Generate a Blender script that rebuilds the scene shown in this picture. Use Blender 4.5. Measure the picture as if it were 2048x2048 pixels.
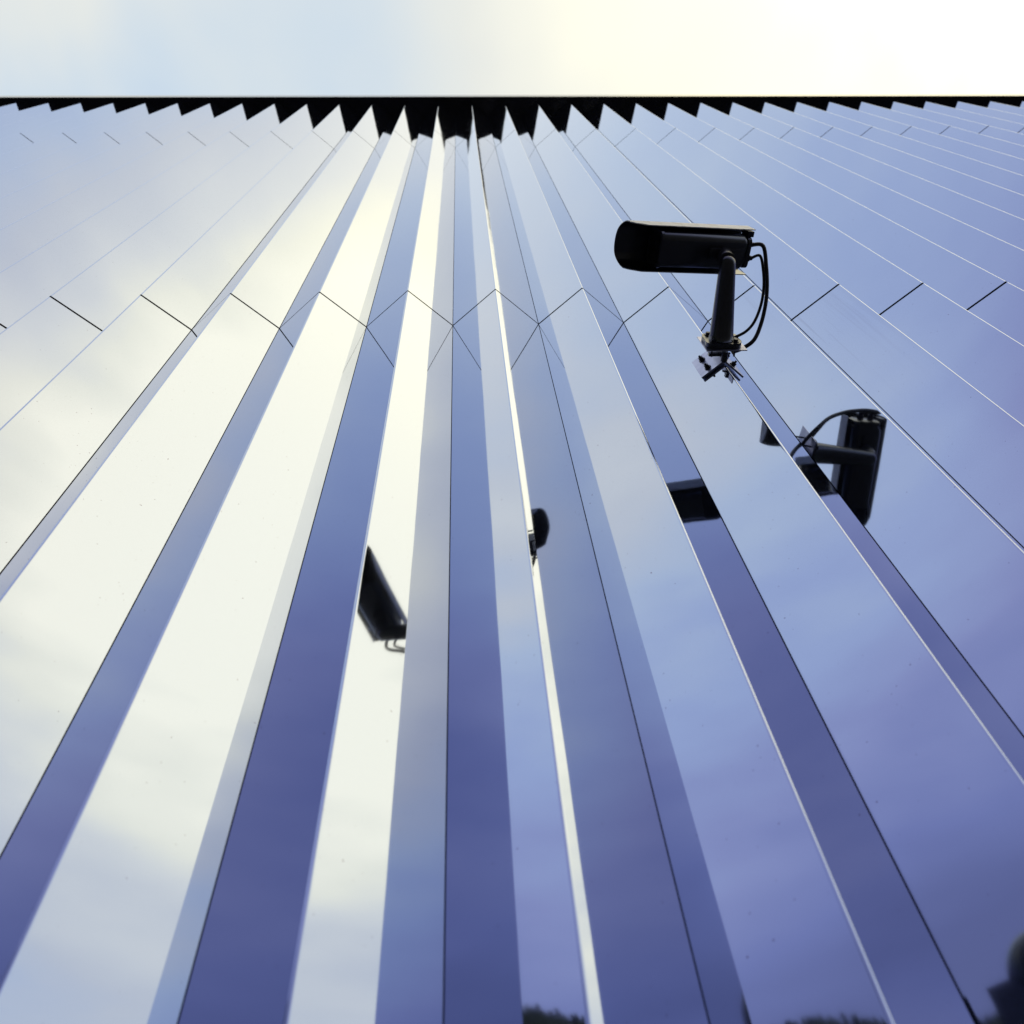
import bpy, bmesh, math, random
from mathutils import Vector, Matrix, noise

scene = bpy.context.scene
for _o in list(bpy.data.objects):
    bpy.data.objects.remove(_o, do_unlink=True)
coll = scene.collection
R = math.radians
rng = random.Random(7)

# ------------------------------------------------------------------ camera
S = 0.4                       # width of one fold of the cladding in metres
EYE = 1.45                    # height of the lens above the paving
PITCH, YAW, ROLL, FPX = 1.063873, 0.090468, -0.104705, 1884.671
cp, sp = math.cos(PITCH), math.sin(PITCH)
fwd = Vector((math.sin(YAW) * cp, math.cos(YAW) * cp, sp))
rt0 = Vector((math.cos(YAW), -math.sin(YAW), 0))
up0 = rt0.cross(fwd)
rt = math.cos(ROLL) * rt0 + math.sin(ROLL) * up0
up = -math.sin(ROLL) * rt0 + math.cos(ROLL) * up0
camd = bpy.data.cameras.new('camera')
camd.sensor_width = 36
camd.lens = 36 * FPX / 2048
camd.clip_start = 0.05
camd.clip_end = 2000
camd.dof.use_dof = True
camd.dof.focus_distance = 3.6
camd.dof.aperture_fstop = 3.4
camo = bpy.data.objects.new('camera', camd)
coll.objects.link(camo)
camo.matrix_world = Matrix(((rt.x, up.x, -fwd.x, 0), (rt.y, up.y, -fwd.y, 0), (rt.z, up.z, -fwd.z, EYE), (0, 0, 0, 1)))
scene.camera = camo

# ------------------------------------------------------------------ sky and sun
def azel(az, el):
    az, el = R(az), R(el)
    return Vector((math.sin(az) * math.cos(el), math.cos(az) * math.cos(el), math.sin(el)))
SUN_AZ, SUN_EL = 122, 57
world = bpy.data.worlds.new('World')
scene.world = world
world.use_nodes = True
nt = world.node_tree
for n in list(nt.nodes):
    nt.nodes.remove(n)
def N(t, tree=None, **kw):
    n = (tree or nt).nodes.new(t)
    for k, v in kw.items():
        setattr(n, k, v)
    return n
def math_node(op, a, b=None, c=None, tree=None, clamp=False):
    tree = tree or nt
    n = tree.nodes.new('ShaderNodeMath')
    n.operation = op
    n.use_clamp = clamp
    for i, v in enumerate((a, b, c)):
        if v is None:
            continue
        if isinstance(v, (int, float)):
            n.inputs[i].default_value = v
        else:
            tree.links.new(v, n.inputs[i])
    return n.outputs[0]
tc = N('ShaderNodeTexCoord')
def dot(vec):
    n = N('ShaderNodeVectorMath', operation='DOT_PRODUCT')
    nt.links.new(tc.outputs['Generated'], n.inputs[0])
    n.inputs[1].default_value = vec
    return n.outputs['Value']
def angle(az, el):            # degrees from a direction
    return math_node('MULTIPLY', math_node('ARCCOSINE', dot(azel(az, el))), 180 / math.pi)
def lobe(az, el, width, amp):
    a = math_node('DIVIDE', angle(az, el), width)
    return math_node('MULTIPLY', math_node('EXPONENT', math_node('MULTIPLY', math_node('MULTIPLY', a, a), -1.0)), amp)
# brightness of the cloud deck: thin and glowing in front of the veiled sun, thicker away from it
sepn = N('ShaderNodeSeparateXYZ')
nt.links.new(tc.outputs['Generated'], sepn.inputs[0])
elz = sepn.outputs['Z']
BASE_L = math_node('MINIMUM', math_node('MAXIMUM', math_node('MULTIPLY_ADD', elz, 2.1, -0.985), 0.14), 0.84)
BASE_L = math_node('SUBTRACT', BASE_L, math_node('MULTIPLY', math_node('MAXIMUM', math_node('SUBTRACT', elz, 0.88), 0.0), 1.2))
tot = math_node('ADD', BASE_L, lobe(124, 58, 19, 1.36))
tot = math_node('ADD', tot, lobe(112, 30, 30, 0.80))
tot = math_node('ADD', tot, lobe(112, 79, 19, 0.50))
tot = math_node('ADD', tot, lobe(280, 70, 16, 0.10))
tot = math_node('ADD', tot, lobe(72, 38, 24, 1.00))
tot = math_node('ADD', tot, lobe(255, 33, 15, 0.16))
tot = math_node('ADD', tot, lobe(172, 66, 12, -0.30))
tot = math_node('ADD', tot, lobe(255, 64, 12, 0.25))
tot = math_node('ADD', tot, lobe(186, 51, 15, -0.36))
tot = math_node('ADD', tot, lobe(176, 79, 9, -0.22))
tot = math_node('ADD', tot, lobe(180, 28, 19, 0.22))
# clouds
mp = N('ShaderNodeMapping')
mp.inputs['Scale'].default_value = (1.0, 1.0, 3.6)
nt.links.new(tc.outputs['Generated'], mp.inputs[0])
cl = N('ShaderNodeTexNoise')
cl.inputs['Scale'].default_value = 2.6
cl.inputs['Detail'].default_value = 4
cl.inputs['Roughness'].default_value = 0.45
cl.inputs['Distortion'].default_value = 0.3
nt.links.new(mp.outputs[0], cl.inputs[0])
mp2 = N('ShaderNodeMapping')
mp2.inputs['Scale'].default_value = (1.0, 1.0, 5.0)
mp2.inputs['Location'].default_value = (3.1, 1.7, 0.4)
nt.links.new(tc.outputs['Generated'], mp2.inputs[0])
cl2 = N('ShaderNodeTexNoise')
cl2.inputs['Scale'].default_value = 4.5
cl2.inputs['Detail'].default_value = 3
nt.links.new(mp2.outputs[0], cl2.inputs[0])
calm = math_node('MULTIPLY_ADD', elz, -2.2, 2.75, clamp=True)          # overhead the deck is even, lower down it lies in streaks
fine = math_node('MULTIPLY', math_node('SUBTRACT', cl2.outputs['Fac'], 0.5), 0.5)
big = math_node('MULTIPLY', math_node('SUBTRACT', cl.outputs['Fac'], 0.5), 0.85)
cloud = math_node('MULTIPLY_ADD', math_node('ADD', fine, big), calm, 1.0)
tot = math_node('MULTIPLY', tot, cloud)
def cloud_ramp(stops):
    r = N('ShaderNodeValToRGB')
    nt.links.new(math_node('MULTIPLY', tot, 1 / 3.0), r.inputs[0])
    els = r.color_ramp.elements
    while len(els) < len(stops):
        els.new(0.5)
    for e, (p_, c_) in zip(els, stops):
        e.position = p_ / 3.0
        e.color = (*c_, 1)
    return r.outputs[0]
BRIGHT = [(1.1, (1.0, 1.02, .96)), (1.5, (1.36, 1.32, 1.08)), (1.8, (1.78, 1.66, 1.15)), (2.1, (2.12, 1.94, 1.32))]
# thin high cloud lets the blue through; low cloud is greyer and mauve
low = cloud_ramp([(0.0, (.05, .07, .25)), (.15, (.06, .09, .36)), (.3, (.20, .25, .62)), (.45, (.38, .43, .78)), (.65, (.54, .67, .97)), (.85, (.75, .89, 1.03))] + BRIGHT)
high = cloud_ramp([(0.0, (.03, .07, .25)), (.15, (.06, .16, .45)), (.3, (.16, .34, .76)), (.45, (.30, .52, .92)), (.65, (.53, .69, .96)), (.85, (.75, .88, 1.00))] + BRIGHT)
cm = N('ShaderNodeMix', data_type='RGBA')
nt.links.new(math_node('MULTIPLY_ADD', elz, 5.0, -3.9, clamp=True), cm.inputs['Factor'])
nt.links.new(low, cm.inputs['A'])
nt.links.new(high, cm.inputs['B'])
sky = N('ShaderNodeTexSky', sky_type='NISHITA', sun_disc=False)
sky.sun_elevation = R(SUN_EL)
sky.sun_rotation = R(SUN_AZ)
bg1 = N('ShaderNodeBackground')
nt.links.new(sky.outputs[0], bg1.inputs[0])
bg1.inputs[1].default_value = 0.05
bg2 = N('ShaderNodeBackground')
mv = N('ShaderNodeMix', data_type='RGBA', blend_type='MULTIPLY')      # the low bank straight behind is mauve
nt.links.new(lobe(182, 38, 20, 1.0), mv.inputs['Factor'])
nt.links.new(cm.outputs['Result'], mv.inputs['A'])
mv.inputs['B'].default_value = (1.16, .97, .88, 1)
nt.links.new(mv.outputs['Result'], bg2.inputs[0])
bg2.inputs[1].default_value = 0.9
mixs = N('ShaderNodeMixShader')
mixs.inputs[0].default_value = 0.9      # nine tenths of the sky is covered by the cloud deck
nt.links.new(bg1.outputs[0], mixs.inputs[1])
nt.links.new(bg2.outputs[0], mixs.inputs[2])
wo = N('ShaderNodeOutputWorld')
nt.links.new(mixs.outputs[0], wo.inputs[0])

sund = bpy.data.lights.new('sun', 'SUN')
sund.energy = 0.5
sund.angle = R(175)        # the cloud deck spreads the sun over the whole sky
sund.color = (1, .97, .9)
suno = bpy.data.objects.new('sun', sund)
coll.objects.link(suno)
suno.rotation_euler = azel(SUN_AZ, SUN_EL).to_track_quat('Z', 'Y').to_euler()

vs = scene.view_settings
vs.view_transform = 'Standard'
vs.look = 'None'
vs.exposure = 0
vs.gamma = 1
vs.use_curve_mapping = False
scene.cycles.max_bounces = 16
scene.cycles.glossy_bounces = 12

# ------------------------------------------------------------------ materials
def mat(name, base=(.5, .5, .5), rough=.5, metal=0.0, spec=.5):
    m = bpy.data.materials.new(name)
    m.use_nodes = True
    b = m.node_tree.nodes['Principled BSDF']
    b.inputs['Base Color'].default_value = (*base, 1)
    b.inputs['Roughness'].default_value = rough
    b.inputs['Metallic'].default_value = metal
    b.inputs['Specular IOR Level'].default_value = spec
    return m
def mnoise(m, scale, detail=3, coords='Object', stretch=(1, 1, 1), rough=.5):
    t = m.node_tree
    c = t.nodes.new('ShaderNodeTexCoord')
    mpn = t.nodes.new('ShaderNodeMapping')
    mpn.inputs['Scale'].default_value = stretch
    t.links.new(c.outputs[coords], mpn.inputs[0])
    n = t.nodes.new('ShaderNodeTexNoise')
    n.inputs['Scale'].default_value = scale
    n.inputs['Detail'].default_value = detail
    n.inputs['Roughness'].default_value = rough
    t.links.new(mpn.outputs[0], n.inputs[0])
    return n.outputs['Fac']
def mramp(m, fac, stops):
    t = m.node_tree
    r = t.nodes.new('ShaderNodeValToRGB')
    t.links.new(fac, r.inputs[0])
    e = r.color_ramp.elements
    while len(e) < len(stops):
        e.new(.5)
    for x, (p_, c_) in zip(e, stops):
        x.position = p_
        x.color = (*c_, 1)
    return r.outputs[0]
def mbump(m, *pairs):
    t = m.node_tree
    prev = None
    for fac, dist, strength in pairs:
        b = t.nodes.new('ShaderNodeBump')
        b.inputs['Distance'].default_value = dist
        b.inputs['Strength'].default_value = strength
        t.links.new(fac, b.inputs['Height'])
        if prev is not None:
            t.links.new(prev, b.inputs['Normal'])
        prev = b.outputs[0]
    t.links.new(prev, t.nodes['Principled BSDF'].inputs['Normal'])
def bsdf(m):
    return m.node_tree.nodes['Principled BSDF']

M = {}
# polished blue-tinted stainless sheet
m = M['mirror'] = mat('polished_blue_steel', (.45, .503, .65), .045, .992)
t = m.node_tree
geo = t.nodes.new('ShaderNodeNewGeometry')
def pos_noise(m, scale, stretch, detail=2, rough=.5):
    t = m.node_tree
    g = t.nodes.new('ShaderNodeNewGeometry')
    mpn = t.nodes.new('ShaderNodeMapping')
    mpn.inputs['Scale'].default_value = stretch
    t.links.new(g.outputs['Position'], mpn.inputs[0])
    n = t.nodes.new('ShaderNodeTexNoise')
    n.inputs['Scale'].default_value = scale
    n.inputs['Detail'].default_value = detail
    n.inputs['Roughness'].default_value = rough
    t.links.new(mpn.outputs[0], n.inputs[0])
    return n.outputs['Fac']
wave = pos_noise(m, 2.6, (1, 1, .45), 1)
wave2 = pos_noise(m, 11, (1, 1, .5), 1)
mbump(m, (wave, .0008, 1.0), (wave2, .00006, 1.0))
# dried rain runs: thin vertical streaks under the joints, plus a faint film of dust
g = t.nodes.new('ShaderNodeNewGeometry')
sx = t.nodes.new('ShaderNodeSeparateXYZ')
t.links.new(g.outputs['Position'], sx.inputs[0])
streak = pos_noise(m, 34, (1, 1, .02), 2, .7)
patch = pos_noise(m, 1.3, (1, 1, .4), 1)
JZ = 10.670373 * S + EYE
below = math_node('SUBTRACT', JZ, sx.outputs['Z'], tree=t)
fade = math_node('MULTIPLY', math_node('GREATER_THAN', below, 0.0, tree=t),
                 math_node('SUBTRACT', 1.0, math_node('MULTIPLY', below, .75, tree=t), tree=t, clamp=True), tree=t)
sm = math_node('MULTIPLY', math_node('MULTIPLY_ADD', streak, 6.0, -3.1, tree=t, clamp=True),
               math_node('MULTIPLY_ADD', patch, 6.0, -2.4, tree=t, clamp=True), tree=t)
near = math_node('MULTIPLY', math_node('SUBTRACT', sx.outputs['X'], 1.52, tree=t), 4.5, tree=t)
sm = math_node('MULTIPLY', math_node('MULTIPLY', sm, fade, tree=t), math_node('EXPONENT', math_node('MULTIPLY', math_node('MULTIPLY', near, near, tree=t), -1.0, tree=t), tree=t), tree=t)
film = pos_noise(m, 5, (1, 1, .35), 5, .65)
mc = t.nodes.new('ShaderNodeMix')
mc.data_type = 'RGBA'
t.links.new(math_node('MAXIMUM', math_node('MULTIPLY', sm, .7, tree=t), math_node('MULTIPLY_ADD', pos_noise(m, 120, (1, 1, .8), 1), 14.0, -10.7, tree=t, clamp=True), tree=t), mc.inputs['Factor'])
mc.inputs['A'].default_value = (.45, .503, .65, 1)
mc.inputs['B'].default_value = (.20, .18, .25, 1)
t.links.new(mc.outputs['Result'], bsdf(m).inputs['Base Color'])
t.links.new(math_node('MULTIPLY_ADD', film, .045, .012, tree=t), bsdf(m).inputs['Roughness'])

m = M['panel_back'] = mat('dull_panel_back', (.02, .02, .025), .6)
mbump(m, (mnoise(m, 30), .001, .3))
m = M['gasket'] = mat('black_joint_strip', (.004, .004, .006), .7, 0, .2)
mbump(m, (mnoise(m, 60), .001, .3))
m = M['membrane'] = mat('black_wall_membrane', (.004, .004, .006), .8, 0, .2)
mbump(m, (mnoise(m, 8), .003, .4))
m = M['soffit'] = mat('black_roof_sheet', (.006, .005, .010), .13, 0, .5)
t = m.node_tree
t.links.new(mramp(m, pos_noise(m, 2, (1, 1, 1), 4), [(.35, (.003, .003, .005)), (.7, (.012, .009, .022))]), bsdf(m).inputs['Base Color'])
m = M['dark_paint'] = mat('dark_camera_paint', (.010, .010, .014), .24, 0, 1.0)
t = m.node_tree
t.links.new(mramp(m, mnoise(m, 40), [(.3, (.012, .012, .018)), (.7, (.020, .020, .028))]), bsdf(m).inputs['Base Color'])
mbump(m, (mnoise(m, 400, 2), .0002, .25))
m = M['pale_paint'] = mat('pale_shield_paint', (.84, .83, .78), .4)
t = m.node_tree
t.links.new(mramp(m, mnoise(m, 25, 5), [(.3, (.62, .60, .54)), (.5, (.85, .84, .80))]), bsdf(m).inputs['Base Color'])
m = M['galv'] = mat('brushed_steel_plate', (.42, .43, .56), .33, 1.0)
t = m.node_tree
t.links.new(mramp(m, mnoise(m, 30, 4), [(.3, (.34, .35, .48)), (.7, (.46, .47, .60))]), bsdf(m).inputs['Base Color'])
mbump(m, (mnoise(m, 60, 2), .0003, .4))
m = M['bolt'] = mat('dark_bolt_steel', (.05, .05, .07), .4, .8)
mbump(m, (mnoise(m, 200, 2), .0003, .3))
m = M['glass'] = mat('camera_window', (.004, .004, .006), .05, 0, .6)
mbump(m, (mnoise(m, 3, 1), .0002, .1))
m = M['globe'] = mat('smoked_lamp_globe', (.006, .006, .010), .18)
mbump(m, (mnoise(m, 6, 1), .0003, .2))
m = M['cable'] = mat('black_rubber_cable', (.010, .007, .009), .45)
mbump(m, (mnoise(m, 300, 2), .0003, .3))
m = M['paving'] = mat('dark_gravelled_asphalt', (.04, .04, .04), .85)
t = m.node_tree
t.links.new(mramp(m, mnoise(m, 60, 6), [(.3, (.022, .022, .022)), (.7, (.06, .058, .055))]), bsdf(m).inputs['Base Color'])
mbump(m, (mnoise(m, 90, 4), .006, .6))
m = M['grass'] = mat('rough_grass', (.03, .05, .015), .9)
t = m.node_tree
t.links.new(mramp(m, mnoise(m, .6, 6), [(.3, (.015, .03, .010)), (.7, (.04, .06, .02))]), bsdf(m).inputs['Base Color'])
m = M['needles'] = mat('conifer_needles', (.012, .022, .012), .8)
t = m.node_tree
t.links.new(mramp(m, mnoise(m, 3, 3), [(.3, (.008, .015, .009)), (.7, (.02, .034, .016))]), bsdf(m).inputs['Base Color'])
m = M['leaves'] = mat('broad_leaves', (.02, .035, .012), .7)
t = m.node_tree
t.links.new(mramp(m, mnoise(m, 3, 3), [(.3, (.012, .02, .008)), (.7, (.03, .05, .016))]), bsdf(m).inputs['Base Color'])
m = M['bark'] = mat('tree_bark', (.05, .04, .03), .9)
mbump(m, (mnoise(m, 12, 4, stretch=(1, 1, .2)), .03, .7))

# ------------------------------------------------------------------ helpers
def link_mesh(name, me, parent=None, mats=(), smooth=False):
    o = bpy.data.objects.new(name, me)
    coll.objects.link(o)
    for mm in mats:
        if mm.name not in [x.name for x in me.materials if x]:
            me.materials.append(mm)
    if smooth:
        for p_ in me.polygons:
            p_.use_smooth = True
    if parent:
        o.parent = parent
    return o
def tag(o, label=None, cat=None, group=None, kind=None):
    if label: o['label'] = label
    if cat: o['category'] = cat
    if group: o['group'] = group
    if kind: o['kind'] = kind
    return o
def empty(name, loc=(0, 0, 0), rot=(0, 0, 0)):
    o = bpy.data.objects.new(name, None)
    o.empty_display_size = .1
    coll.objects.link(o)
    o.location = loc
    o.rotation_euler = rot
    return o
def from_bm(name, bm, material, parent=None, smooth=False, bevel=0, seg=2):
    if bevel:
        bmesh.ops.bevel(bm, geom=[e for e in bm.edges if e.is_manifold and e.calc_face_angle(0) > .6], offset=bevel, segments=seg, affect='EDGES', profile=.6)
    bmesh.ops.recalc_face_normals(bm, faces=bm.faces)
    me = bpy.data.meshes.new(name)
    bm.to_mesh(me)
    bm.free()
    o = link_mesh(name, me, parent, (material,))
    if smooth:
        for p_ in me.polygons:
            p_.use_smooth = True
        if hasattr(me, 'set_sharp_from_angle'):
            me.set_sharp_from_angle(angle=R(38))
    return o
def bm_box(bm, c, size, mtx=None):
    r = bmesh.ops.create_cube(bm, size=1)
    for v in r['verts']:
        v.co = Vector((v.co.x * size[0], v.co.y * size[1], v.co.z * size[2])) + Vector(c)
        if mtx:
            v.co = mtx @ v.co
    return r['verts']
def bm_cone(bm, a, b, r1, r2, seg=24):
    a, b = Vector(a), Vector(b)
    d = b - a
    q = d.to_track_quat('Z', 'Y').to_matrix().to_4x4()
    r = bmesh.ops.create_cone(bm, cap_ends=True, segments=seg, radius1=r1, radius2=r2, depth=d.length)
    for v in r['verts']:
        v.co = Matrix.Translation((a + b) / 2) @ q @ v.co
    return r['verts']
def bm_extrude_loop(bm, loop, vec):
    """closed loop of 3D points extruded along vec, capped"""
    a = [bm.verts.new(Vector(p_)) for p_ in loop]
    b = [bm.verts.new(Vector(p_) + Vector(vec)) for p_ in loop]
    n = len(a)
    for i in range(n):
        bm.faces.new((a[i], a[(i + 1) % n], b[(i + 1) % n], b[i]))
    bm.faces.new(a)
    bm.faces.new(b[::-1])
def bm_tube(bm, pts, r, seg=10, sub=6):
    P = [Vector(p_) for p_ in pts]
    Q = []
    for i in range(len(P) - 1):
        p0, p1, p2, p3 = P[max(i - 1, 0)], P[i], P[i + 1], P[min(i + 2, len(P) - 1)]
        for k in range(sub):
            t_ = k / sub
            Q.append(.5 * ((2 * p1) + (p2 - p0) * t_ + (2 * p0 - 5 * p1 + 4 * p2 - p3) * t_ * t_ + (3 * p1 - p0 - 3 * p2 + p3) * t_ ** 3))
    Q.append(P[-1])
    rings = []
    ref = Vector((0, 0, 1))
    for i, q in enumerate(Q):
        d = (Q[min(i + 1, len(Q) - 1)] - Q[max(i - 1, 0)]).normalized()
        x = (ref - d * ref.dot(d))
        if x.length < 1e-4:
            x = d.orthogonal()
        x.normalize()
        ref = x
        y = d.cross(x)
        rr = r(i / (len(Q) - 1)) if callable(r) else r
        rings.append([bm.verts.new(q + rr * (math.cos(2 * math.pi * k / seg) * x + math.sin(2 * math.pi * k / seg) * y)) for k in range(seg)])
    for a, b in zip(rings, rings[1:]):
        for k in range(seg):
            bm.faces.new((a[k], a[(k + 1) % seg], b[(k + 1) % seg], b[k]))
    bm.faces.new(rings[0][::-1])
    bm.faces.new(rings[-1])

# ------------------------------------------------------------------ facade
D, DEPTH, X0 = 2.982181 * S, 0.420427 * S, 0.348699 * S      # ridge plane, fold depth, ridge 0
Z1 = 10.670373 * S + EYE
Z2 = 24.952237 * S + EYE
Z3, SLOPE = 31.820926 * S + EYE, -0.0480976                 # top of the cladding, falling gently to the right
def top_z(x):
    return Z3 + SLOPE * (x - X0)
GAP_Z, GAP_V = .016, .0028
TH = .0025
FOLD_R = .0052
ang = math.atan2(DEPTH, S / 2)

def panel_profile(fold):
    """outer line of one folded panel from left valley lip to right valley lip, x along the wall, y into the wall"""
    dpt = DEPTH * fold
    a = math.atan2(dpt, S / 2)
    out = []
    hx = S / 2 - GAP_V / 2
    hy = dpt * (hx / (S / 2))
    tl = FOLD_R * math.tan(a / 2)
    cy = FOLD_R / math.cos(a)
    # arc centre so that the arc is tangent to both faces
    out.append((-hx, hy))
    c = (0.0, cy)
    sup = FOLD_R * math.sin(a) + .0015        # support edge so that the flat faces stay optically flat
    out.append((-sup, sup * math.tan(a)))
    for k in range(7):
        th = -a + 2 * a * k / 6
        out.append((c[0] + FOLD_R * math.sin(th), c[1] - FOLD_R * math.cos(th)))
    out.append((sup, sup * math.tan(a)))
    out.append((hx, hy))
    return out, a
def make_panel(k, z0, z1a, slope, seedv):
    r_ = random.Random(seedv)
    prof, a = panel_profile(1 + r_.uniform(-.001, .001))
    rot = R(r_.uniform(-.02, .02))
    prof = [(x * math.cos(rot) - y * math.sin(rot), x * math.sin(rot) + y * math.cos(rot)) for x, y in prof]
    # sharp tip sits FOLD offset behind the true ridge: shift so the ridge stays in place
    n = len(prof)
    inner = []
    for i, (x, y) in enumerate(prof):
        x1, y1 = prof[max(i - 1, 0)]
        x2, y2 = prof[min(i + 1, n - 1)]
        tx, ty = x2 - x1, y2 - y1
        l = math.hypot(tx, ty)
        inner.append((x - ty / l * TH, y + tx / l * TH))
    # return lips at the valleys, folded straight back into the wall
    lipl = (prof[0][0] - .0002, prof[0][1] + .022)
    lipr = (prof[-1][0] + .0002, prof[-1][1] + .022)
    loop = [lipl] + prof + [lipr]
    bm = bmesh.new()
    xs = X0 + k * S
    rows = []
    H = 1
    for j in range(H + 1):
        t_ = j / H
        row = []
        for x, y in loop:
            zt = z1a + slope * x
            row.append(bm.verts.new((x, y, z0 + (zt - z0) * t_)))
        rows.append(row)
    for j in range(H):
        for i in range(len(loop) - 1):
            bm.faces.new((rows[j][i], rows[j][i + 1], rows[j + 1][i + 1], rows[j + 1][i]))
    # inner skin and closed ends
    ib = [bm.verts.new((x, y, z0)) for x, y in inner]
    it = [bm.verts.new((x, y, z1a + slope * x)) for x, y in inner]
    for i in range(len(inner) - 1):
        f = bm.faces.new((ib[i + 1], ib[i], it[i], it[i + 1])); f.material_index = 1
        f = bm.faces.new((rows[0][i + 1], ib[i], ib[i + 1], rows[0][i + 2])); f.material_index = 1
        f = bm.faces.new((rows[H][i + 1], rows[H][i + 2], it[i + 1], it[i])); f.material_index = 1
    me = bpy.data.meshes.new('panel')
    bm.to_mesh(me)
    bm.free()
    for f in me.polygons:
        n_ = len(f.vertices)
    me.materials.append(M['mirror'])
    me.materials.append(M['panel_back'])
    # only the fold is shaded round; flat faces keep their own normals
    for p_ in me.polygons:
        p_.use_smooth = True
    me.set_sharp_from_angle(angle=R(20))
    o = bpy.data.objects.new('panel', me)
    coll.objects.link(o)
    o.location = (xs, D, 0)
    return o

building = empty('metal_building', (0, D + DEPTH, 0))
tag(building, 'tall blue mirror-polished metal facade of vertical zigzag folds under a black roof edge', 'building')
KMIN, KMAX = -24, 27
def adopt(o, par):
    o.parent = par
    o.matrix_parent_inverse = Matrix.Translation(-par.location)
    return o
for k in range(KMIN, KMAX + 1):
    x = X0 + k * S
    for c_, (a0, a1, sl) in enumerate(((.05, Z1 - GAP_Z / 2, 0), (Z1 + GAP_Z / 2, Z2 - GAP_Z / 2, 0), (Z2 + GAP_Z / 2, top_z(x) - .002, SLOPE))):
        adopt(make_panel(k, a0, a1, sl, 1000 * c_ + k + 77), building)
XL, XR = X0 + (KMIN - .5) * S, X0 + (KMAX + .5) * S
# zigzag joint strips just behind the sheets
def strip(z, h, back, name, thick=.004):
    bm = bmesh.new()
    pts = []
    for k in range(KMIN, KMAX + 1):
        xx = X0 + k * S
        pts += [(xx - S / 2, D + DEPTH + back), (xx, D + back)]
    pts.append((XR, D + DEPTH + back))
    lo = [bm.verts.new((x, y, z - h)) for x, y in pts]
    hi = [bm.verts.new((x, y, z + h)) for x, y in pts]
    lo2 = [bm.verts.new((x, y + thick, z - h)) for x, y in pts]
    hi2 = [bm.verts.new((x, y + thick, z + h)) for x, y in pts]
    for i in range(len(pts) - 1):
        for a, b in ((lo, hi), (lo2, hi2), (lo, lo2), (hi, hi2)):
            bm.faces.new((a[i], a[i + 1], b[i + 1], b[i]))
    return adopt(from_bm(name, bm, M['gasket']), building)
strip(Z1, .05, .013, 'joint_strip')
strip(Z2, .05, .013, 'joint_strip')
bm = bmesh.new()
bm_box(bm, ((XL + XR) / 2, D + DEPTH + .045 + .1, (Z3 - .1) / 2), (XR - XL, .2, Z3 - .1 - .9))
adopt(from_bm('backing_wall', bm, M['membrane']), building)
# roof slab: black soffit and thin edge, a hand's width proud of the ridges
EAVE = .052
bm = bmesh.new()
x1_, x2_ = XL - .4, XR + .4
loop = [(x1_, D - EAVE, top_z(x1_)), (x2_, D - EAVE, top_z(x2_)), (x2_, D - EAVE, top_z(x2_) + .22), (x1_, D - EAVE, top_z(x1_) + .22)]
bm_extrude_loop(bm, loop, (0, 9, 0))
adopt(from_bm('roof', bm, M['soffit']), building)
# side and back walls so that the building is a closed block
bm = bmesh.new()
for xx in (XL - .12, XR + .12):
    bm_box(bm, (xx, D + DEPTH + 4.4, (Z3 - .6) / 2), (.2, 8.7, Z3 - .6))
bm_box(bm, ((XL + XR) / 2, D + DEPTH + 8.5, (Z3 - .6) / 2), (XR - XL, .2, Z3 - .6))
adopt(from_bm('outer_wall', bm, M['membrane']), building)

# ------------------------------------------------------------------ security camera on the third ridge from the right of the dark strip
P = Vector((2.348699 * S, D, 8.084 * S + EYE))
cctv = empty('security_camera', P)
tag(cctv, 'black surveillance camera on a tapered arm clamped to a ridge of the metal wall', 'security camera')
def L(x, y, z):
    return (x * S, y * S, z * S)
# clamp plates lying on the two faces of the ridge
fx, fy = math.cos(ang), math.sin(ang)
for s in (-1, 1):
    nx, ny = s * fy, -fx                 # outward normal of that face
    off = .004
    a = Vector((0, -.010, 0)) ; w = .242 * S
    p0 = Vector((nx * off * .2, ny * off - .003, 0)); p1 = p0 + Vector((s * fx * w, fy * w, 0))
    nn = Vector((nx, ny, 0)) * .007
    bm = bmesh.new()
    bm_extrude_loop(bm, [p0, p1, p1 + nn, p0 + nn], (0, 0, .41 * S))
    from_bm('clamp_plate', bm, M['galv'], cctv, bevel=.0006, seg=1)
    for (t_, zz) in ((.62, .30), (.60, .085)) if s < 0 else ((.45, .30), (.48, .085)):
        c = p0 + Vector((s * fx * w * t_, fy * w * t_, zz * S)) + nn
        bm = bmesh.new()
        bm_cone(bm, c, c + Vector((nx, ny, 0)) * .003, .0125, .0125, 20)
        bm_cone(bm, c + Vector((nx, ny, 0)) * .003, c + Vector((nx, ny, 0)) * .014, .0095, .0095, 6)
        bm_cone(bm, c + Vector((nx, ny, 0)) * .014, c + Vector((nx, ny, 0)) * .022, .0045, .004, 10)
        from_bm('bolt', bm, M['bolt'], cctv)
# stem standing off the ridge and the upright mounting plate
bm = bmesh.new()
bm_box(bm, L(0, -.062, .205), L(.016, .105, .41))
bm_box(bm, L(-.075, -.075, .06), L(.13, .03, .05))
bm_cone(bm, L(0, -.02, .02), L(0, -.11, .02), .013, .013, 16)
from_bm('stem', bm, M['dark_paint'], cctv, bevel=.001, seg=1)
bm = bmesh.new()
bm_box(bm, L(.013, -.125, .20), L(.375, .009, .40))
from_bm('mounting_plate', bm, M['galv'], cctv, bevel=.0006, seg=1)
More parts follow.
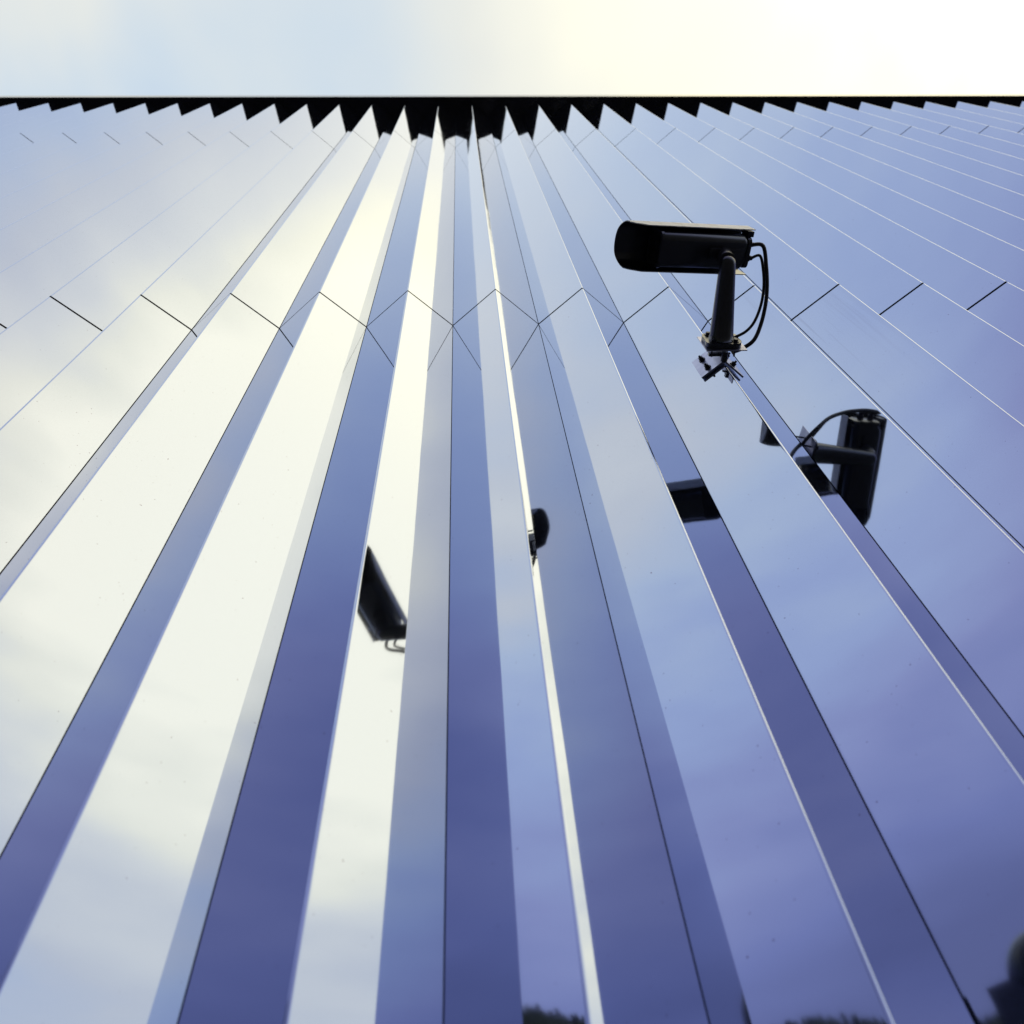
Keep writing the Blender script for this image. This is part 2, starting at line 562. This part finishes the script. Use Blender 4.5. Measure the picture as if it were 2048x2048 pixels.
# three-lobed flange of the arm
fc = Vector(L(.006, -.132, .20))
bm = bmesh.new()
loop = []
for k in range(72):
    a = 2 * math.pi * k / 72
    rr = (.178 + .020 * math.cos(4 * (a - R(45)))) * S
    loop.append(fc + Vector((math.cos(a) * rr, 0, math.sin(a) * rr)))
bm_extrude_loop(bm, loop, L(0, -.045, 0))
fl = from_bm('flange', bm, M['dark_paint'], cctv, smooth=True, bevel=.0025, seg=2)
for a in (45, 135, 225, 315):
    px, pz = .148 * math.cos(R(a)), .148 * math.sin(R(a))
    c = fc + Vector(L(px, 0, pz))
    bm = bmesh.new()
    bm_cone(bm, c + Vector(L(0, -.043, 0)), c + Vector(L(0, -.050, 0)), .013, .013, 18)
    bm_cone(bm, c + Vector(L(0, -.049, 0)), c + Vector(L(0, -.072, 0)), .0085, .0085, 6)
    bm_cone(bm, c + Vector(L(0, .0, 0)), c + Vector(L(0, .095, 0)), .0035, .0035, 10)
    from_bm('stud', bm, M['bolt'], cctv)
# tapered arm, an oval tube rising slightly and ending in a rounded head
A0, A1 = Vector(L(.004, -.17, .205)), Vector(L(.006, -.90, .275))
bm = bmesh.new()
rings = []
SEG = 28
d = (A1 - A0).normalized()
side = Vector((1, 0, 0))
upv = side.cross(d).normalized() * -1
stations = [(0, .128, .150), (.02, .116, .130), (.06, .108, .118), (.3, .098, .102), (.6, .086, .088), (.85, .076, .078), (.93, .073, .075)]
for t_, rx, rz in stations:
    c = A0 + (A1 - A0) * t_
    rings.append([c + side * math.cos(2 * math.pi * k / SEG) * rx * S + upv * math.sin(2 * math.pi * k / SEG) * rz * S for k in range(SEG)])
for q in (20, 40, 60, 78):                  # rounded end
    c = A0 + (A1 - A0) * .93 + d * .070 * S * math.sin(R(q))
    rings.append([c + side * math.cos(2 * math.pi * k / SEG) * .073 * S * math.cos(R(q)) + upv * math.sin(2 * math.pi * k / SEG) * .075 * S * math.cos(R(q)) for k in range(SEG)])
vr = [[bm.verts.new(p_) for p_ in r_] for r_ in rings]
for a, b in zip(vr, vr[1:]):
    for k in range(SEG):
        bm.faces.new((a[k], a[(k + 1) % SEG], b[(k + 1) % SEG], b[k]))
bm.faces.new(vr[0][::-1])
bm.faces.new(vr[-1])
from_bm('arm', bm, M['dark_paint'], cctv, smooth=True)

# housing frame: x forward = towards the lens (left), y outward side, z up
# pose measured from the rear outer corner of the sun shield: the camera looks left, a little outwards and 12 degrees down
hy_, hp_ = R(5.7), R(12.1)
ex = Vector((math.cos(hy_) * math.cos(hp_), math.sin(hy_) * math.cos(hp_), math.sin(hp_)))   # towards the rear
ey = Vector((-math.sin(hy_), math.cos(hy_), 0))
ez = ex.cross(ey)
HC = (Vector((.33, -1.068, .608)) + ey * .21 - ex * .30 + ez * .08) * S
hm = Matrix(((ex.x, ey.x, ez.x, HC.x), (ex.y, ey.y, ez.y, HC.y), (ex.z, ey.z, ez.z, HC.z), (0, 0, 0, 1)))
def H(x, y, z):
    return hm @ Vector((x * S, y * S, z * S))
def rsec(w, zt, zb, rt_, rb, n=6):
    """rounded section, (y,z) pairs, counter-clockwise"""
    pts = []
    for cy_, cz_, r_, a0 in ((w - rt_, zt - rt_, rt_, 0), (-w + rt_, zt - rt_, rt_, 90), (-w + rb, zb + rb, rb, 180), (w - rb, zb + rb, rb, 270)):
        for k in range(n + 1):
            a = R(a0 + 90 * k / n)
            pts.append((cy_ + r_ * math.cos(a), cz_ + r_ * math.sin(a)))
    return pts
def loft(bm, secs, cap=True):
    vr = [[bm.verts.new(H(x, y, z)) for y, z in sec] for x, sec in secs]
    n = len(vr[0])
    for a, b in zip(vr, vr[1:]):
        for k in range(n):
            bm.faces.new((a[k], a[(k + 1) % n], b[(k + 1) % n], b[k]))
    if cap:
        bm.faces.new(vr[0][::-1])
        bm.faces.new(vr[-1])
    return vr
bw = .16
bm = bmesh.new()
loft(bm, [(-.62, rsec(bw, .12, -.15, .07, .07)), (.18, rsec(bw, .12, -.15, .07, .07)), (.225, rsec(bw - .03, .10, -.13, .06, .06))])
from_bm('housing', bm, M['dark_paint'], cctv, smooth=True)
bm = bmesh.new()                      # front bezel and window
loft(bm, [(-.645, rsec(bw + .008, .128, -.158, .07, .07)), (-.62, rsec(bw + .008, .128, -.158, .07, .07))])
bez = from_bm('bezel', bm, M['dark_paint'], cctv, smooth=True)
bm = bmesh.new()
loft(bm, [(-.649, rsec(bw - .035, .09, -.12, .03, .03)), (-.6445, rsec(bw - .035, .09, -.12, .03, .03))])
from_bm('window', bm, M['glass'], cctv)
bm = bmesh.new()                      # rear cap
loft(bm, [(.2255, rsec(bw - .02, .105, -.135, .05, .05)), (.262, rsec(bw - .02, .105, -.135, .05, .05)), (.275, rsec(bw - .05, .08, -.11, .04, .04))])
from_bm('rear_cap', bm, M['dark_paint'], cctv, smooth=True)
bm = bmesh.new()                      # hinge block on the outer side of the rear cap
bm_box(bm, (0, 0, 0), L(.06, .05, .13), Matrix.Translation(H(.262, -.165, -.02)) @ hm.to_3x3().to_4x4())
from_bm('latch', bm, M['bolt'], cctv, bevel=.001, seg=1)
# sun shield: arched sheet open below, flared rounded hood at the front
def shield_sec(w, zt, zb, r_, th, n=10):
    o_, i_ = [], []
    for cy_, a0 in ((-w + r_, 180), (w - r_, 90)):
        for k in range(n + 1):
            a = R(a0 - 90 * k / n)
            o_.append((cy_ + r_ * math.cos(a), zt - r_ + r_ * math.sin(a)))
            i_.append((cy_ + (r_ - th) * math.cos(a), zt - r_ + (r_ - th) * math.sin(a)))
    m1, m2 = o_[n], o_[n + 1]
    mid = [(m1[0] + (m2[0] - m1[0]) * q / 5, zt) for q in range(1, 5)]
    o_ = [(-w, zb)] + o_[:n + 1] + mid + o_[n + 1:] + [(w, zb)]
    i_ = [(-w + th, zb)] + i_[:n + 1] + [(a, zt - th) for a, _ in mid] + i_[n + 1:] + [(w - th, zb)]
    return o_, i_
bm = bmesh.new()
secs = []
for x, w, zt, zb, r_ in ((-.90, .21, .18, .03, .12), (-.86, .21, .18, -.02, .12), (-.76, .21, .18, -.08, .12), (-.40, .21, .18, -.08, .12), (.30, .21, .18, -.08, .12)):
    secs.append((x, shield_sec(w, zt, zb, r_, .008)))
def bulge(i, y):
    return (.06, .04, .015, 0, 0)[i] * (1 - min(1, abs(y) / .21) ** 2.4)
VO = [[bm.verts.new(H(x - bulge(i, y), y, z)) for y, z in s[0]] for i, (x, s) in enumerate(secs)]
VI = [[bm.verts.new(H(x - bulge(i, y), y, z)) for y, z in s[1]] for i, (x, s) in enumerate(secs)]
n = len(VO[0])
for (a, b), (c, d_) in zip(zip(VO, VO[1:]), zip(VI, VI[1:])):
    for k in range(n - 1):
        bm.faces.new((a[k], a[k + 1], b[k + 1], b[k]))
        bm.faces.new((c[k + 1], c[k], d_[k], d_[k + 1])).material_index = 1
    for k in (0, n - 1):
        bm.faces.new((a[k], b[k], d_[k], c[k]))
for o_, i_ in ((VO[0], VI[0]), (VO[-1], VI[-1])):
    for k in range(n - 1):
        bm.faces.new((o_[k], i_[k], i_[k + 1], o_[k + 1])).material_index = 1
sh = from_bm('sun_shield', bm, M['pale_paint'], cctv, smooth=True)
sh.data.materials.append(M['dark_paint'])
# knuckle between arm head and housing
bm = bmesh.new()
bm_cone(bm, Vector(L(.004, -.87, .30)), H(-.01, .0, -.14), .030, .026, 24)
bm_box(bm, (0, 0, 0), L(.30, .10, .03), Matrix.Translation(H(-.02, .0, -.165)) @ hm.to_3x3().to_4x4())
from_bm('knuckle', bm, M['dark_paint'], cctv, smooth=True, bevel=.002)
for gy, gz in ((-.06, -.02), (.06, -.04)):
    bm = bmesh.new()
    bm_cone(bm, H(.27, gy, gz), H(.315, gy, gz), .013, .013, 6)
    bm_cone(bm, H(.314, gy, gz), H(.345, gy, gz), .010, .008, 16)
    from_bm('cable_gland', bm, M['bolt'], cctv)
# cables, looping back from the rear to the wall end of the arm
g1, g2 = (H(.34, -.06, -.02) - Vector((0, 0, 0))) / S, (H(.34, .06, -.04)) / S
c1 = [tuple(g1), (.40, -.93, .55), (.43, -.76, .48), (.435, -.60, .40), (.42, -.45, .33), (.375, -.29, .25), (.30, -.17, .16), (.20, -.10, .14), (.10, -.06, .14)]
c2 = [tuple(g2), (.385, -.84, .56), (.41, -.72, .49), (.412, -.58, .42), (.39, -.43, .37), (.325, -.295, .30), (.24, -.22, .25), (.14, -.17, .24)]
for cc, r_ in ((c1, .0075), (c2, .0055)):
    bm = bmesh.new()
    bm_tube(bm, [L(*p_) for p_ in cc], r_)
    from_bm('cable', bm, M['cable'], cctv, smooth=True)

# ------------------------------------------------------------------ ground
bm = bmesh.new()
v = [bm.verts.new(q) for q in ((-600, -600, -.01), (600, -600, -.01), (600, 600, -.01), (-600, 600, -.01))]
bm.faces.new(v)
tag(from_bm('ground', bm, M['grass']), kind='structure')
bm = bmesh.new()
bm_box(bm, (0, -8, -.05), (60, 22, .12))
tag(from_bm('pavement', bm, M['paving']), kind='structure')

# ------------------------------------------------------------------ trees across the yard (they show only as reflections low on the metal)
def conifer(name, loc, h, seed, lean=0):
    r_ = random.Random(seed)
    bmc, bmt = bmesh.new(), bmesh.new()
    bm_cone(bmt, (0, 0, -.1), (lean, 0, h * .97), .012 * h + .05, .02, 8)
    levels = int(h * 2.6)
    wmax = h * r_.uniform(.15, .19)
    for i in range(levels):
        t_ = i / levels
        z = h * (.12 + .86 * t_)
        rad = wmax * (1 - t_) ** .8 + .12
        nb = max(5, int(11 * (1 - t_) + 5))
        for b in range(nb):
            a = r_.uniform(0, 2 * math.pi)
            l = rad * r_.uniform(.6, 1.12)
            w = l * r_.uniform(.22, .34) + .08
            dz = -l * r_.uniform(.15, .45)
            cx = lean * z / h
            d_ = Vector((math.cos(a), math.sin(a), 0))
            s_ = Vector((-math.sin(a), math.cos(a), 0))
            p0 = Vector((cx, 0, z))
            q = [p0, p0 + d_ * l * .55 + s_ * w * .5 + Vector((0, 0, dz * .4)), p0 + d_ * l + Vector((0, 0, dz)), p0 + d_ * l * .55 - s_ * w * .5 + Vector((0, 0, dz * .4)), p0 + d_ * l * .5 + Vector((0, 0, dz * .4 - w * .5))]
            vv = [bmc.verts.new(x) for x in q]
            bmc.faces.new((vv[0], vv[1], vv[2])); bmc.faces.new((vv[0], vv[2], vv[3]))
            bmc.faces.new((vv[0], vv[4], vv[1])); bmc.faces.new((vv[1], vv[4], vv[2])); bmc.faces.new((vv[2], vv[4], vv[3])); bmc.faces.new((vv[3], vv[4], vv[0]))
    # leader
    bm_cone(bmc, (lean * .93, 0, h * .9), (lean, 0, h), .16, .01, 6)
    root = empty(name, loc)
    from_bm('trunk', bmt, M['bark'], root)
    from_bm('crown', bmc, M['needles'], root)
    return root
def tree_at(az, dist):
    return (math.sin(R(az)) * dist, math.cos(R(az)) * dist, 0)
def ht(el, dist):
    return math.tan(R(el)) * (dist + 1.5) + 1.45 + .9
SKY = [(160, 3), (180, 10), (200, 20), (215, 25), (226, 27.4), (229, 28.8), (231, 28.5), (234, 29.2), (238, 30.2), (241, 30.8), (244, 30.5), (249, 31.3), (254, 32.4), (257, 33.1), (262, 33.8), (275, 33), (295, 27), (315, 14), (330, 4)]
def skyline(az):
    for (a, ea), (b, eb) in zip(SKY, SKY[1:]):
        if a <= az <= b:
            return ea + (eb - ea) * (az - a) / (b - a)
    return SKY[0][1] if az < SKY[0][0] else SKY[-1][1]
HILL_D = 130.0
def hill_z(az, dist):
    top = math.tan(R(skyline(az))) * (HILL_D + 1.5) + 2.3 - 4.0
    t_ = (dist - 45) / (HILL_D - 45)
    t_ = max(0, t_)
    if t_ <= 1:
        return top * (t_ ** 1.15)
    return top * (1 - .10 * (t_ - 1))
bm = bmesh.new()
rows = []
dists = [45, 60, 75, 90, 105, 120, 130, 150, 200, 300]
for i in range(171):
    az = 160 + i
    edge = min(1, min(i, 170 - i) / 8)
    row = []
    for d_ in dists:
        row.append(bm.verts.new((math.sin(R(az)) * d_, math.cos(R(az)) * d_, hill_z(az, d_) * edge - .3 + 1.5 * noise.noise(Vector((az * .15, d_ * .03, 0))))))
    rows.append(row)
for a, b in zip(rows, rows[1:]):
    for k in range(len(dists) - 1):
        bm.faces.new((a[k], a[k + 1], b[k + 1], b[k]))
tag(from_bm('hill', bm, M['grass'], smooth=True), kind='structure')
protos = [conifer('conifer_tree', (0, 0, 0), 4.6, 50 + i, rng.uniform(-.1, .1)) for i in range(4)]
n_ = 0
for i in range(56):                       # trees one can tell apart along the crest
    az = 226 + i * .62 + rng.uniform(-.2, .2)
    dist = HILL_D + rng.uniform(-2, 2)
    src = protos[n_ % 4]
    if n_ < 4:
        o = src
    else:
        o = src.copy(); coll.objects.link(o)
        for ch in list(src.children):
            c = ch.copy(); coll.objects.link(c); c.parent = o
    x, y, _ = tree_at(az, dist)
    o.location = (x, y, hill_z(az, dist) - .6)
    o.rotation_euler = (0, 0, rng.uniform(0, 6.28))
    f = rng.uniform(.96, 1.03)
    o.scale = (f * 1.9, f * 1.9, f)
    tag(o, 'dark conifer on the crest of the hillside mirrored low in the metal', 'tree', 'conifers on the crest mirrored at the foot of the wall')
    n_ += 1
# the wood on the slope below the crest reads as one mass
bm = bmesh.new()
for i in range(9500):
    az = rng.uniform(168, 318)
    dist = rng.uniform(52, 131) if rng.random() < .45 else rng.uniform(120, 131)
    x, y, _ = tree_at(az, dist)
    z = hill_z(az, dist) - .5
    h = rng.uniform(3.9, 4.5)
    w = h * rng.uniform(.2, .3)
    for lv in range(4):
        z0, z1 = z + h * (.08 + .2 * lv), z + h * (.42 + .2 * lv)
        r0 = w * (1 - .22 * lv)
        m_ = 7
        a0 = rng.uniform(0, 1)
        top = bm.verts.new((x, y, z1))
        ring = [bm.verts.new((x + math.cos(a0 + 2 * math.pi * k / m_) * r0 * rng.uniform(.7, 1.2), y + math.sin(a0 + 2 * math.pi * k / m_) * r0 * rng.uniform(.7, 1.2), z0 + rng.uniform(-.3, .3))) for k in range(m_)]
        for k in range(m_):
            bm.faces.new((ring[k], ring[(k + 1) % m_], top))
wood = from_bm('wood', bm, M['needles'])
tag(wood, 'dense dark conifer wood covering the hillside mirrored low in the metal', 'forest', kind='stuff')
# street lamp standing back from the wall to the left of the viewer; only its mirror image is in view
GL, BX = Vector((-2.0, -1.43, 4.48)), Vector((-2.34, -1.08, 4.40))
lamp = empty('street_lamp', (GL.x, GL.y, 0))
tag(lamp, 'dark globe street lamp with a box on its post, mirrored in the lower right corner', 'street lamp')
gz = GL.z
bm = bmesh.new()
bmesh.ops.create_uvsphere(bm, u_segments=40, v_segments=24, radius=.225)
for v_ in bm.verts:
    v_.co.z += gz
from_bm('globe', bm, M['globe'], lamp, smooth=True)
bm = bmesh.new()
bm_cone(bm, (0, 0, gz - .27), (0, 0, gz - .19), .07, .10, 24)
bm_cone(bm, (0, 0, gz + .19), (0, 0, gz + .24), .06, .02, 24)
from_bm('collar', bm, M['dark_paint'], lamp, smooth=True)
bm = bmesh.new()
bm_cone(bm, (0, 0, 0), (0, 0, gz - .26), .06, .04, 20)
bm_cone(bm, (0, 0, 0), (0, 0, .5), .09, .075, 20)
from_bm('post', bm, M['dark_paint'], lamp, smooth=True)
bm = bmesh.new()
dx, dy = BX.x - GL.x, BX.y - GL.y
bm_box(bm, (dx * .5, dy * .5, BX.z - .12), (.17, .26, .34), Matrix.Translation((dx * .5, dy * .5, 0)) @ Matrix.Rotation(math.atan2(dy, dx), 4, 'Z') @ Matrix.Translation((-dx * .5, -dy * .5, 0)))
from_bm('control_box', bm, M['dark_paint'], lamp, bevel=.01)
bm = bmesh.new()
bm_cone(bm, (0, 0, BX.z - .32), (dx * .5, dy * .5, BX.z - .28), .022, .022, 14)
from_bm('bracket', bm, M['dark_paint'], lamp, smooth=True)
